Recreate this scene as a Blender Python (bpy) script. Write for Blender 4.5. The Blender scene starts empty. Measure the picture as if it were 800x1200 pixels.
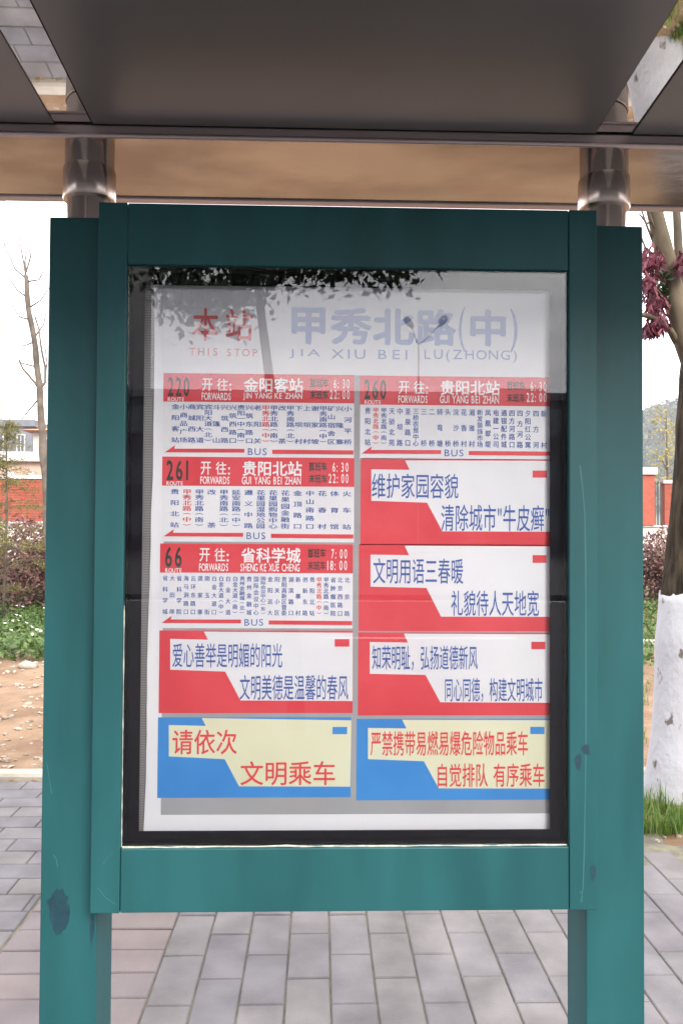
import bpy, bmesh, math, random
from mathutils import Vector, Matrix, noise
random.seed(7)
R = math.radians
SC = bpy.context.scene
COL = SC.collection

# ------------------------------------------------------------------ camera
FP = 930.0                                   # focal length in pixels of the 800x1200 photograph
cd = bpy.data.cameras.new('camera'); cam = bpy.data.objects.new('camera', cd); COL.objects.link(cam)
cd.sensor_fit = 'VERTICAL'; cd.sensor_height = 24.0; cd.lens = FP / 1200 * 24.0
cd.clip_start = 0.05; cd.clip_end = 6000
cam.matrix_world = Matrix.Translation((0, 0, 1.5)) @ Matrix.Rotation(R(-1.55), 4, 'Z') @ Matrix.Rotation(R(90 + 1.25), 4, 'X') @ Matrix.Rotation(R(0.32), 4, 'Z')
SC.camera = cam

# ------------------------------------------------------------------ sky, sun, exposure
W = bpy.data.worlds.new('World'); SC.world = W; W.use_nodes = True
nt = W.node_tree; nt.nodes.clear()
def N(t, typ, **k):
    n = t.nodes.new(typ)
    for a, b in k.items(): setattr(n, a, b)
    return n
sky = N(nt, 'ShaderNodeTexSky', sky_type='NISHITA', sun_disc=False, sun_elevation=R(35), sun_rotation=R(158),
        dust_density=4.0, air_density=1.0, altitude=1000)
tc = N(nt, 'ShaderNodeTexCoord'); mp = N(nt, 'ShaderNodeMapping'); mp.inputs['Scale'].default_value = (1, 1, 3.5)
cn = N(nt, 'ShaderNodeTexNoise'); cn.inputs['Scale'].default_value = 2.1; cn.inputs['Detail'].default_value = 7; cn.inputs['Roughness'].default_value = .6
cr = N(nt, 'ShaderNodeValToRGB'); cr.color_ramp.elements[0].position = .30; cr.color_ramp.elements[0].color = (.94, .94, .94, 1)
cr.color_ramp.elements[1].position = .52; cr.color_ramp.elements[1].color = (1, 1, 1, 1)
mxs = N(nt, 'ShaderNodeMix', data_type='RGBA'); mxs.inputs[7].default_value = (20.0, 20.0, 20.4, 1)   # bright thin cloud
cn2 = N(nt, 'ShaderNodeTexNoise'); cn2.inputs['Scale'].default_value = 3.3; cn2.inputs['Detail'].default_value = 8; cn2.inputs['Roughness'].default_value = .62
cr2 = N(nt, 'ShaderNodeValToRGB'); cr2.color_ramp.elements[0].position = .36; cr2.color_ramp.elements[0].color = (.68, .66, .73, 1)
cr2.color_ramp.elements[1].position = .62; cr2.color_ramp.elements[1].color = (1, .98, .98, 1)
vm = N(nt, 'ShaderNodeVectorMath', operation='SCALE'); vm.inputs['Scale'].default_value = 23.0
nt.links.new(mp.outputs[0], cn2.inputs['Vector']); nt.links.new(cn2.outputs[0], cr2.inputs[0]); nt.links.new(cr2.outputs[0], vm.inputs[0]); nt.links.new(vm.outputs[0], mxs.inputs[7])
bg = N(nt, 'ShaderNodeBackground'); bg.inputs[1].default_value = 0.10
wo = N(nt, 'ShaderNodeOutputWorld')
nt.links.new(tc.outputs['Generated'], mp.inputs[0]); nt.links.new(mp.outputs[0], cn.inputs['Vector']); nt.links.new(cn.outputs[0], cr.inputs[0])
nt.links.new(cr.outputs[0], mxs.inputs[0]); nt.links.new(sky.outputs[0], mxs.inputs[6]); nt.links.new(mxs.outputs[2], bg.inputs[0]); nt.links.new(bg.outputs[0], wo.inputs[0])
sd = bpy.data.lights.new('sun', 'SUN'); sd.energy = 3.7; sd.angle = R(30); sd.color = (1, .96, .9)
sun = bpy.data.objects.new('sun', sd); COL.objects.link(sun)
# sun azimuth: behind the camera's right shoulder, veiled by thin cloud
az, el = R(156), R(35)
sdir = Vector((math.sin(az) * math.cos(el), math.cos(az) * math.cos(el), math.sin(el)))
sun.rotation_euler = sdir.to_track_quat('Z', 'Y').to_euler(); sun.location = (0, 0, 30)
SC.view_settings.view_transform = 'Standard'; SC.view_settings.look = 'None'
SC.view_settings.exposure = 0.98; SC.view_settings.gamma = 1
SC.render.engine = 'CYCLES'
SC.cycles.max_bounces = 8; SC.cycles.transparent_max_bounces = 16; SC.cycles.use_denoising = True; SC.cycles.denoising_prefilter = 'ACCURATE'

# ------------------------------------------------------------------ helpers
CI = cam.matrix_world.to_3x3()
def at(px, py, Y):
    """point of the plane y=Y seen at a pixel of the 800x1200 photograph (used to measure sizes)"""
    d = CI @ Vector(((px - 400) / FP, (600 - py) / FP, -1))
    return Vector((0, 0, 1.5)) + d * (Y / d.y)
def mX(Y, *p): return sum(at(a, b, Y).x for a, b in p) / len(p)
def mZ(Y, *p): return sum(at(a, b, Y).z for a, b in p) / len(p)

def lin(r, g, b):
    f = lambda c: c / 255 / 12.92 if c / 255 <= .04045 else ((c / 255 + .055) / 1.055) ** 2.4
    return (f(r), f(g), f(b), 1)

def mat(name, col, rough=.6, metal=0, col2=None, scale=20, detail=5, bump=0, bscale=None, spec=.5, coat=0, lo=.35, hi=.65, stretch=None, rnd=None, transl=0, dist=.01, world=False):
    m = bpy.data.materials.new(name); m.use_nodes = True; t = m.node_tree; b = t.nodes['Principled BSDF']
    b.inputs['Base Color'].default_value = col; b.inputs['Roughness'].default_value = rough; b.inputs['Metallic'].default_value = metal
    b.inputs['Specular IOR Level'].default_value = spec; b.inputs['Coat Weight'].default_value = coat
    tc = N(t, 'ShaderNodeTexCoord'); vec = tc.outputs['Object'] if not world else N(t, 'ShaderNodeNewGeometry').outputs['Position']
    if stretch:
        mp = N(t, 'ShaderNodeMapping'); mp.inputs['Scale'].default_value = stretch; t.links.new(vec, mp.inputs[0]); vec = mp.outputs[0]
    out = None
    if col2 is not None:
        n = N(t, 'ShaderNodeTexNoise'); n.inputs['Scale'].default_value = scale; n.inputs['Detail'].default_value = detail; t.links.new(vec, n.inputs['Vector'])
        r = N(t, 'ShaderNodeValToRGB'); r.color_ramp.elements[0].position = lo; r.color_ramp.elements[1].position = hi
        r.color_ramp.elements[0].color = col; r.color_ramp.elements[1].color = col2
        t.links.new(n.outputs[0], r.inputs[0]); out = r.outputs[0]
    if rnd:
        # each separate piece (object or island) a little lighter or darker, a little warmer or colder
        g = N(t, 'ShaderNodeNewGeometry'); oi = N(t, 'ShaderNodeObjectInfo'); ad = N(t, 'ShaderNodeMath', operation='ADD')
        t.links.new(g.outputs['Random Per Island'], ad.inputs[0]); t.links.new(oi.outputs['Random'], ad.inputs[1])
        fr = N(t, 'ShaderNodeMath', operation='FRACT'); t.links.new(ad.outputs[0], fr.inputs[0])
        r2 = N(t, 'ShaderNodeValToRGB')
        r2.color_ramp.elements[0].color = rnd[0]; r2.color_ramp.elements[1].color = rnd[-1]
        for k, c in enumerate(rnd[1:-1]):
            e = r2.color_ramp.elements.new((k + 1) / (len(rnd) - 1)); e.color = c
        t.links.new(fr.outputs[0], r2.inputs[0])
        mm = N(t, 'ShaderNodeMix', data_type='RGBA', blend_type='MULTIPLY'); mm.inputs[0].default_value = 1
        if out: t.links.new(out, mm.inputs[6])
        else: mm.inputs[6].default_value = col
        t.links.new(r2.outputs[0], mm.inputs[7]); out = mm.outputs[2]
    if out: t.links.new(out, b.inputs['Base Color'])
    if bump:
        n2 = N(t, 'ShaderNodeTexNoise'); n2.inputs['Scale'].default_value = bscale or scale * 3; n2.inputs['Detail'].default_value = 8; t.links.new(vec, n2.inputs['Vector'])
        bp = N(t, 'ShaderNodeBump'); bp.inputs['Strength'].default_value = bump; bp.inputs['Distance'].default_value = dist
        t.links.new(n2.outputs[0], bp.inputs['Height']); t.links.new(bp.outputs[0], b.inputs['Normal'])
    if transl:
        tr = N(t, 'ShaderNodeBsdfTranslucent'); ms = N(t, 'ShaderNodeMixShader'); ms.inputs[0].default_value = transl
        if out: t.links.new(out, tr.inputs[0])
        else: tr.inputs[0].default_value = col
        t.links.new(b.outputs[0], ms.inputs[1]); t.links.new(tr.outputs[0], ms.inputs[2]); t.links.new(ms.outputs[0], t.nodes['Material Output'].inputs[0])
    return m

class MB:
    def __init__(s): s.v = []; s.f = []
    def add(s, v, f):
        o = len(s.v); s.v += [tuple(p) for p in v]; s.f += [tuple(i + o for i in q) for q in f]; return s
    def box(s, x0, x1, y0, y1, z0, z1):
        return s.add([(x0, y0, z0), (x1, y0, z0), (x1, y1, z0), (x0, y1, z0), (x0, y0, z1), (x1, y0, z1), (x1, y1, z1), (x0, y1, z1)],
                     [(0, 3, 2, 1), (4, 5, 6, 7), (0, 1, 5, 4), (1, 2, 6, 5), (2, 3, 7, 6), (3, 0, 4, 7)])
    def prism(s, pts, y0, y1):               # polygon in x,z given anticlockwise seen from -y, extruded along y
        n = len(pts)
        return s.add([(x, y0, z) for x, z in pts] + [(x, y1, z) for x, z in pts],
                     [tuple(range(n)), tuple(range(2 * n - 1, n - 1, -1))] + [(i, i + n, (i + 1) % n + n, (i + 1) % n) for i in range(n)])
    def tube(s, path, rad, n=10, jit=0, caps=True, sc=3.0):
        path = [Vector(p) for p in path]; rs = rad if isinstance(rad, (list, tuple)) else [rad] * len(path)
        o = len(s.v); a = None
        for i, p in enumerate(path):
            t = (path[min(i + 1, len(path) - 1)] - path[max(i - 1, 0)]).normalized()
            if a is None: a = t.orthogonal().normalized()
            a = (a - t * a.dot(t)).normalized(); b = t.cross(a)
            for k in range(n):
                w = 2 * math.pi * k / n; d = a * math.cos(w) + b * math.sin(w)
                r = rs[i]
                if jit: r *= 1 + jit * noise.noise((p + d * rs[i]) * sc)
                s.v.append(tuple(p + d * r))
        for i in range(len(path) - 1):
            for k in range(n):
                s.f.append((o + i * n + k, o + i * n + (k + 1) % n, o + (i + 1) * n + (k + 1) % n, o + (i + 1) * n + k))
        if caps:
            s.f.append(tuple(o + k for k in range(n - 1, -1, -1))); e = o + (len(path) - 1) * n; s.f.append(tuple(e + k for k in range(n)))
        return s
    def lathe(s, prof, c, n=40):             # prof: list of (radius, z)
        o = len(s.v)
        for r, z in prof:
            for k in range(n): w = 2 * math.pi * k / n; s.v.append((c[0] + r * math.cos(w), c[1] + r * math.sin(w), c[2] + z))
        for i in range(len(prof) - 1):
            for k in range(n): s.f.append((o + i * n + k, o + i * n + (k + 1) % n, o + (i + 1) * n + (k + 1) % n, o + (i + 1) * n + k))
        return s
    def leaf(s, p, size, up=.3, asp=.5, d=None):
        d = d or Vector((random.gauss(0, 1), random.gauss(0, 1), random.gauss(0, 1) + up)).normalized()
        a = d.orthogonal().normalized(); a = Matrix.Rotation(random.random() * 6.28, 3, d) @ a
        b = d.cross(a); w = size * asp * .5
        p = Vector(p)
        return s.add([p, p + a * size * .45 + b * w - d * size * .06, p + a * size, p + a * size * .45 - b * w - d * size * .06], [(0, 1, 2), (0, 2, 3)])
    def build(s, name, m, parent=None, smooth=False, bevel=0):
        me = bpy.data.meshes.new(name); me.from_pydata(s.v, [], s.f)
        if smooth is True:
            for p in me.polygons: p.use_smooth = True
        me.materials.append(m)
        o = bpy.data.objects.new(name, me); COL.objects.link(o)
        if parent: o.parent = parent
        if bevel:
            b = o.modifiers.new('bevel', 'BEVEL'); b.width = bevel; b.segments = 2; b.limit_method = 'ANGLE'
        if smooth == 'auto':
            try: me.shade_auto_smooth(use_auto_smooth=True, angle=R(35))
            except Exception:
                for p in me.polygons: p.use_smooth = True
                me.set_sharp_from_angle(angle=R(35))
        return o
def tag(o, label=None, cat=None, group=None, kind=None):
    if label: o['label'] = label
    if cat: o['category'] = cat
    if group: o['group'] = group
    if kind: o['kind'] = kind
    return o
def thing(name, label, cat, loc=(0, 0, 0), group=None):
    o = bpy.data.objects.new(name, None); COL.objects.link(o); o.empty_display_size = .2
    return tag(o, label, cat, group)
def put(parent, world_loc):
    """give an Empty its place while its parts are written in world coordinates"""
    parent.location = world_loc
    for c in parent.children: c.location = Vector(c.location) - Vector(world_loc)
def B(x0, x1, y0, y1, z0, z1): return MB().box(x0, x1, y0, y1, z0, z1)

# ------------------------------------------------------------------ lettering
_gc = {}
def glyph(ch):
    k = ch
    if k not in _gc:
        c = bpy.data.curves.new('g', 'FONT'); c.body = ch; c.size = 1; c.resolution_u = 3
        o = bpy.data.objects.new('g', c); me = bpy.data.meshes.new_from_object(o.evaluated_get(bpy.context.evaluated_depsgraph_get())) if False else None
        COL.objects.link(o); dg = bpy.context.evaluated_depsgraph_get()
        me = bpy.data.meshes.new_from_object(o.evaluated_get(dg))
        v = [(a.co.x, a.co.y) for a in me.vertices]; f = [tuple(p.vertices) for p in me.polygons]
        bpy.data.objects.remove(o); bpy.data.curves.remove(c); bpy.data.meshes.remove(me)
        _gc[k] = (v, f)
    return _gc[k]
ADV = {'I': .3, 'J': .56, 'M': .86, 'W': .95, '1': .5, ':': .3, ' ': .38, '(': .38, ')': .38, 'L': .56, 'E': .6, 'F': .58, 'T': .62, 'S': .64, '"': .42, 'i': .3}
def line_geo(body, track=0.0, cell=False):
    """glyphs on a baseline, returned as (verts, faces, width)"""
    V = []; F = []; x = 0
    for ch in body:
        cj = ord(ch) > 0x2e80
        adv = 1.0 if (cj or cell) else ADV.get(ch, .7)
        if ch != ' ':
            v, f = glyph(ch)
            if v:
                lo = min(a for a, _ in v); hi = max(a for a, _ in v)
                dx = x + ((adv - (hi - lo)) / 2 - lo if not cj else 0)
                o = len(V); V += [(a + dx, b) for a, b in v]; F += [tuple(i + o for i in q) for q in f]
        x += adv + track
    return V, F, x
OFFS = [(1, .5), (-1, -.5), (.5, -1), (-.5, 1)]
def lettering(body, x0, x1, z0, z1, Y, m, parent, name='lettering', fat=0.0, track=0.0, shear=0):
    V, F, _ = line_geo(body, track)
    a0 = min(v[0] for v in V); a1 = max(v[0] for v in V); b0 = min(v[1] for v in V); b1 = max(v[1] for v in V)
    sx = (x1 - x0) / (a1 - a0); sz = (z1 - z0) / (b1 - b0)
    b = MB()
    for k, (ox, oz) in enumerate(OFFS if fat else OFFS[:1]):     # strokes thickened by overlapping passes a hair apart
        if not fat: ox = oz = 0
        b.add([(x0 + (v[0] + ox * fat - a0) * sx, Y - .0001 * k, z0 + (v[1] + oz * fat - b0) * sz) for v in V], F)
    return b.build(name, m, parent)
def column(chars, xc, zt, zb, w, h, Y, m, parent):
    """a stop name written downwards"""
    b = MB(); n = len(chars); H = min(h, (zt - zb) / n * .93)
    for i, ch in enumerate(chars):
        zc = (zt - H / 2) + ((zb + H / 2) - (zt - H / 2)) * (i / (n - 1) if n > 1 else 0)
        v, f = glyph(ch)
        for k, ox in enumerate((.014, -.014)):
            if ch in '()': b.add([(xc - (q - .23 + ox) * w, Y - .0001 * k, zc - (p - .19) * H) for p, q in v], f)
            else: b.add([(xc + (p - .5 + ox) * w * 1.06, Y - .0001 * k, zc + (q - .38) * H * 1.08) for p, q in v], f)
    return b.build('stop_name', m, parent)

# ------------------------------------------------------------------ materials
M_green = mat('teal_enamel', (.007, .052, .056, 1), .48, col2=(.011, .070, .075, 1), scale=2.2, detail=10, stretch=(4, 4, .8), bump=.05, bscale=260, spec=.28, dist=.001)
M_green2 = mat('worn_teal_patch', (.002, .022, .036, 1), .5, col2=(.004, .036, .048, 1), scale=60)
M_scr = mat('scratched_enamel', (.035, .115, .12, 1), .5)
M_seal = mat('dusty_sealant', (.45, .42, .36, 1), .8, col2=(.2, .25, .22, 1), scale=60)
M_steel = mat('brushed_stainless', (.58, .50, .45, 1), .24, 1, col2=(.42, .36, .32, 1), scale=5, bump=.15, bscale=160, stretch=(.1, 1, 1), dist=.001)
M_soffit = mat('satin_stainless', (.47, .415, .37, 1), .17, 1, col2=(.27, .22, .19, 1), scale=4.5, detail=10, bump=.16, bscale=26, stretch=(.6, 1, 1), dist=.003, lo=.40, hi=.66)
M_lip = mat('dull_steel', (.56, .47, .46, 1), .45, 1, col2=(.44, .36, .35, 1), scale=4, stretch=(.2, 1, 1))
M_mirror = mat('polished_steel_strip', (.62, .59, .57, 1), .015, 1)
M_panel = mat('grey_composite_panel', (.185, .175, .178, 1), .40, .7, col2=(.215, .203, .205, 1), scale=1.6, detail=6, bump=.03, bscale=500, dist=.0005)
M_dark = mat('black_lining', (.004, .003, .006, 1), .6, col2=(.006, .005, .009, 1), scale=30, spec=.08)
M_gap = mat('dark_rubber_joint', (.012, .01, .01, 1), .7)
M_paper = mat('white_vinyl', (.71, .71, .75, 1), .5, col2=(.77, .77, .80, 1), scale=5, bump=.2, bscale=14)
M_greyp = mat('grey_print', (.31, .31, .325, 1), .5, col2=(.36, .36, .37, 1), scale=6, bump=.12, bscale=14)
M_red = mat('red_print', (.64, .034, .050, 1), .45, col2=(.72, .054, .072, 1), scale=7, detail=8, bump=.12, bscale=14)
M_blue = mat('blue_print', (.030, .22, .60, 1), .45, col2=(.04, .26, .66, 1), scale=7, detail=8, bump=.12, bscale=14)
M_cream = mat('cream_print', (.68, .68, .47, 1), .5, col2=(.73, .73, .53, 1), scale=6, bump=.12, bscale=14)
M_tblue = mat('blue_lettering', (.040, .10, .38, 1), .5)
M_tred = mat('red_lettering', (.72, .05, .06, 1), .5)
M_thred = mat('glare_paled_red_lettering', (.75, .15, .16, 1), .5)  # header red paled: the sky reflection in the glass is put into its colour
M_thblue = mat('glare_paled_blue_lettering', (.22, .29, .56, 1), .5)  # header blue likewise lightened in its colour to carry the reflected sky veil
M_twhite = mat('white_lettering', (.84, .82, .84, 1), .5)
M_tblack = mat('dark_lettering', (.02, .035, .03, 1), .5)

M_rib = bpy.data.materials.new('ribbed_grey_backing'); M_rib.use_nodes = True
t = M_rib.node_tree; b_ = t.nodes['Principled BSDF']; tcn = N(t, 'ShaderNodeTexCoord'); wv = N(t, 'ShaderNodeTexWave', bands_direction='Z'); wv.inputs['Scale'].default_value = 57
rp = N(t, 'ShaderNodeValToRGB'); rp.color_ramp.elements[0].color = (.19, .18, .185, 1); rp.color_ramp.elements[1].color = (.30, .28, .285, 1)
t.links.new(tcn.outputs['Object'], wv.inputs[0]); t.links.new(wv.outputs[0], rp.inputs[0]); t.links.new(rp.outputs[0], b_.inputs['Base Color']); b_.inputs['Roughness'].default_value = .6

M_glass = bpy.data.materials.new('window_glass'); M_glass.use_nodes = True
t = M_glass.node_tree; t.nodes.remove(t.nodes['Principled BSDF'])
fr = N(t, 'ShaderNodeFresnel'); fr.inputs[0].default_value = 1.53
tr = N(t, 'ShaderNodeBsdfTransparent'); tr.inputs[0].default_value = (.995, .998, .998, 1); gl = N(t, 'ShaderNodeBsdfGlossy'); gl.inputs['Roughness'].default_value = 0.0
ms = N(t, 'ShaderNodeMixShader'); t.links.new(fr.outputs[0], ms.inputs[0]); t.links.new(tr.outputs[0], ms.inputs[1]); t.links.new(gl.outputs[0], ms.inputs[2])
t.links.new(ms.outputs[0], t.nodes['Material Output'].inputs[0])

# ------------------------------------------------------------------ THE GROUND
YK = 4.85                                      # stone kerb behind the pavement
M_soilflat = mat('soil_base', (.20, .14, .09, 1), .95, col2=(.30, .20, .12, 1), scale=1.5)
M_soil = mat('orange_brown_soil', (.125, .070, .036, 1), .95, col2=(.20, .128, .074, 1), scale=3.0, detail=9, bump=.8, bscale=22, dist=.03, lo=.4, hi=.62)
M_asph = mat('asphalt', (.024, .024, .027, 1), .95, col2=(.034, .034, .037, 1), scale=9, bump=.5, bscale=200)
M_mark = mat('road_paint', (.7, .7, .68, 1), .6, col2=(.5, .5, .5, 1), scale=12)
M_sand = mat('joint_sand', (.085, .075, .062, 1), .95, col2=(.15, .14, .09, 1), scale=14, bump=.4, bscale=300)
M_brick = mat('grey_paving_brick', (.078, .073, .076, 1), .85, col2=(.145, .136, .139, 1), scale=5, detail=12, bump=.5, bscale=130, dist=.004, world=True, lo=.30, hi=.70,
              rnd=[(.84, .85, .89, 1), (1.0, .99, 1.0, 1), (1.05, 1.03, .98, 1), (.93, .90, .94, 1)])
M_brick2 = mat('pinkish_paving_brick', (.108, .090, .092, 1), .85, col2=(.150, .127, .125, 1), scale=5, detail=12, bump=.5, bscale=130, dist=.004, world=True, lo=.30, hi=.70,
               rnd=[(.88, .86, .9, 1), (1, 1, 1, 1), (1.06, 1.02, .95, 1)])
M_kerb = mat('cream_stone_kerb', (.25, .22, .17, 1), .75, col2=(.34, .31, .26, 1), scale=5, detail=8, bump=.4, bscale=60)
M_kgrey = mat('grey_kerb', (.3, .3, .3, 1), .8, col2=(.38, .38, .37, 1), scale=6, bump=.3)

# far ground sheet
g = MB().box(-900, 900, -900, 900, -1.0, -.16).build('ground', M_soilflat); tag(g, kind='structure')
road = B(-300, 300, -15.2, -.38, -.16, -.145).build('road', M_asph); tag(road, kind='structure')
for yy in (-8.7, -14.9):
    mk = MB()
    for i in range(-40, 40):
        if yy == -8.7: mk.box(i * 6, i * 6 + 3, yy - .07, yy + .07, -.145, -.141)
    if yy != -8.7: mk.box(-250, 250, yy - .06, yy + .06, -.145, -.141)
    mk.build('lane_marking', M_mark, road)
kb = thing('street_kerb', None, None); kb['kind'] = 'structure'
for i in range(-14, 14): MB().box(i * 1.0 + .004, i * 1.0 + .996, -.38, -.23, -.16, .004).build('kerb_stone', M_kgrey, kb, bevel=.008)

pav = B(-13, 13, -.23, YK - .065, -.15, -.007).build('pavement', M_sand); tag(pav, kind='structure')
# bricks: band of pinkish stack bond, grey running bond to its left (long side across) and right (long side away)
slots = []   # (cx, cy, long axis 'x'/'y', mat)
BL, BW = .292, .146
X0 = -.54; XB = -1.126
def pit(x, y): return x > 1.16 and x < 3.4 and y > 3.80
ncol = int(11 / BW)
for i in range(ncol):
    cx = X0 + BW * (i + .5); off = (0, .5)[i % 2] * BL + .06
    for j in range(-2, 18):
        cy = j * BL + off
        if cy - BL / 2 < -.22 or cy + BL / 2 > YK - .05: continue
        if pit(cx, cy + BL / 2): continue
        slots.append((cx, cy, 'y', M_brick))
nrow = int((YK - .07 + .2) / BW)
for j in range(nrow):
    cy = YK - .075 - BW * (j + .5)
    for cx in (X0 - BL / 2 + .0, X0 - BL * 1.5 + .005): slots.append((cx, cy, 'x', M_brick2))
    off = [0, .5][j % 2] * BL + (0.03 if j % 4 > 1 else 0)
    for i in range(36):
        cx = XB - BL * (i + .5) - off + .0
        if i == 0 and off > .02:
            slots.append((XB - off / 2, cy, off, M_brick))
        slots.append((cx, cy, 'x', M_brick))
def brick_mesh(lx, ly, name='brick'):
    b = MB(); c = .004; g_ = .0025
    x = lx / 2 - g_; y = ly / 2 - g_
    b.add([(-x, -y, -.03), (x, -y, -.03), (x, y, -.03), (-x, y, -.03), (-x, -y, -c), (x, -y, -c), (x, y, -c), (-x, y, -c),
           (-x + c, -y + c, 0), (x - c, -y + c, 0), (x - c, y - c, 0), (-x + c, y - c, 0)],
          [(0, 1, 5, 4), (1, 2, 6, 5), (2, 3, 7, 6), (3, 0, 4, 7), (4, 5, 9, 8), (5, 6, 10, 9), (6, 7, 11, 10), (7, 4, 8, 11), (8, 9, 10, 11)])
    return b
def screen(x, y, z=0):
    v = cam.matrix_world.inverted() @ Vector((x, y, z))
    return (400 + FP * v.x / -v.z, 600 - FP * v.y / -v.z, -v.z) if v.z < -.1 else (9e9, 9e9, 1)
def visible(x, y):
    px, py, d = screen(x, y)
    if not (-40 < px < 840 and py < 1240): return False
    if py < 1050 and 60 < px < 745: return False
    if px < 40 or px > 745 or 125 < px < 675: return True
    return False
slots = [s for s in slots]
vis = sorted([s for s in slots if visible(s[0], s[1])], key=lambda s: screen(s[0], s[1])[2])
sel = set(id(s) for s in vis[:298])
shared = {}
rest = {}
for s in slots:
    cx, cy, ax, m = s
    lx, ly = (BL, BW) if ax == 'x' else (BW, BL) if ax == 'y' else (ax, BW)
    tz = random.uniform(-.0012, .0015); ta = random.gauss(0, .004); tb = random.gauss(0, .004); tw = random.gauss(0, .004)
    if id(s) in sel:
        k = (round(lx, 3), round(ly, 3), m.name)
        if k not in shared:
            o = brick_mesh(lx, ly).build('brick', m, pav); shared[k] = o.data
        else:
            o = bpy.data.objects.new('brick', shared[k]); COL.objects.link(o); o.parent = pav
        o.location = (cx, cy, tz); o.rotation_euler = (ta, tb, tw)
    else:
        b = brick_mesh(lx, ly); mm = Matrix.Translation((cx, cy, tz)) @ Matrix.Rotation(tw, 4, 'Z') @ Matrix.Rotation(ta, 4, 'X')
        r_ = rest.setdefault(m.name, (MB(), m))[0]; r_.add([mm @ Vector(v) for v in b.v], b.f)
for k, (b, m) in rest.items(): tag(b.build('paving_bricks', m, pav), kind='stuff')

# stone kerb behind the pavement, with a sunken dark joint before it
sk = thing('stone_kerb', None, None); sk['kind'] = 'structure'
for i in range(-14, 14):
    x0 = i * .9 + .27; b = MB(); prof = [(YK - .06, -.12), (YK - .06, .02), (YK - .05, .038), (YK - .03, .048), (YK + .01, .048), (YK + .028, .04), (YK + .036, .02), (YK + .036, -.12)]
    n = len(prof)
    b.add([(x0 + .004, y, z) for y, z in prof] + [(x0 + .896, y, z) for y, z in prof], [tuple(range(n - 1, -1, -1)), tuple(range(n, 2 * n))] + [(k, (k + 1) % n, (k + 1) % n + n, k + n) for k in range(n)])
    o = b.build('kerb_stone', M_kerb, sk); o.rotation_euler = (0, 0, 0)
b = MB()
for i in range(240):
    x = random.uniform(-5, 3); b.leaf((x, YK - .075 + random.gauss(0, .012), .002), random.uniform(.02, .06), up=4, asp=.5)
M_dead = mat('dead_leaf', (.10, .06, .03, 1), .9, col2=(.2, .12, .05, 1), scale=10)
tag(b.build('leaf_litter', M_dead), 'dark dead leaves lying along the foot of the cream kerb', 'leaf litter', kind='stuff')

# soil bed: a sheet that rises gently away from the kerb
def hz(x, y):
    r = max(0, y - 5.2); base = .03 + (.018 * r if r < 12 else .216 + .05 * (r - 12))
    if r > 40: base = .216 + .05 * 28
    k = min(1, max(0, (y - 4.9) / .3))
    return base * k + k * (.045 * noise.noise(Vector((x * 1.1, y * 1.1, 0))) + .025 * noise.noise(Vector((x * 4, y * 4, 3))) + .012 * noise.noise(Vector((x * 11, y * 11, 9))))
b = MB(); xs = [-60, -40, -25, -18] + [-14 + i * .14 for i in range(201)] + [18, 25, 40, 60]; ys = [YK + .03 + .11 * i for i in range(95)] + [16 + i * .5 for i in range(8)] + [21, 24, 30, 40, 60, 90]
for y in ys:
    for x in xs: b.v.append((x, y, hz(x, y)))
nx = len(xs)
for j in range(len(ys) - 1):
    for i in range(nx - 1): b.f.append((j * nx + i, j * nx + i + 1, (j + 1) * nx + i + 1, (j + 1) * nx + i))
tag(b.build('soil_bed', M_soil, smooth=True), kind='structure')
# tree pit cut in the pavement, right
b = MB()
def pz(x, y): return -.012 + .03 * math.exp(-((x - 2.25) ** 2 + (y - 4.45) ** 2) * 3) + .012 * noise.noise(Vector((x * 5, y * 5, 1)))
for j in range(22):
    for i in range(60): x = 1.17 + i * .0375; y = 3.79 + j * .0475; b.v.append((x, min(y, YK - .062), pz(x, y)))
for j in range(21):
    for i in range(59): b.f.append((j * 60 + i, j * 60 + i + 1, (j + 1) * 60 + i + 1, (j + 1) * 60 + i))
tag(b.build('tree_pit_soil', M_soil, smooth=True), kind='structure')

# stones in the soil
M_stone = mat('field_stone', (.20, .165, .13, 1), .9, col2=(.32, .29, .25, 1), scale=9, bump=.4, rnd=[(.6, .5, .42, 1), (1, .95, .9, 1), (1.15, 1.1, 1.05, 1)])
b = MB()
ico = [Vector(v).normalized() for v in [(0, 0, 1), (.9, 0, .4), (.28, .85, .4), (-.72, .53, .4), (-.72, -.53, .4), (.28, -.85, .4), (.72, .53, -.4), (-.28, .85, -.4), (-.9, 0, -.4), (-.28, -.85, -.4), (.72, -.53, -.4), (0, 0, -1)]]
icf = [(0, 1, 2), (0, 2, 3), (0, 3, 4), (0, 4, 5), (0, 5, 1), (1, 6, 2), (2, 7, 3), (3, 8, 4), (4, 9, 5), (5, 10, 1), (6, 7, 2), (7, 8, 3), (8, 9, 4), (9, 10, 5), (10, 6, 1), (11, 7, 6), (11, 8, 7), (11, 9, 8), (11, 10, 9), (11, 6, 10)]
def stone(b, x, y, z, s):
    mm = Matrix.Rotation(random.random() * 6, 3, 'Z') @ Matrix.Diagonal((s * random.uniform(.7, 1.4), s * random.uniform(.6, 1), s * random.uniform(.35, .7)))
    b.add([Vector((x, y, z)) + mm @ (v * random.uniform(.75, 1.15)) for v in ico], icf)
for i in range(2600):
    y = 5.0 + random.random() ** 1.3 * 5.5; x = random.uniform(-8, 8)
    if random.random() < .6: x = random.uniform(-4.5, -.9)
    s = random.choice([.008, .012, .018, .03]) * random.uniform(.6, 1.3)
    stone(b, x, y, hz(x, y) + s * .15, s)
for i in range(350):
    x = random.uniform(1.2, 3.3); y = random.uniform(3.84, 4.7); s = random.uniform(.006, .02); stone(b, x, y, pz(x, y) + s * .15, s)
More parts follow.
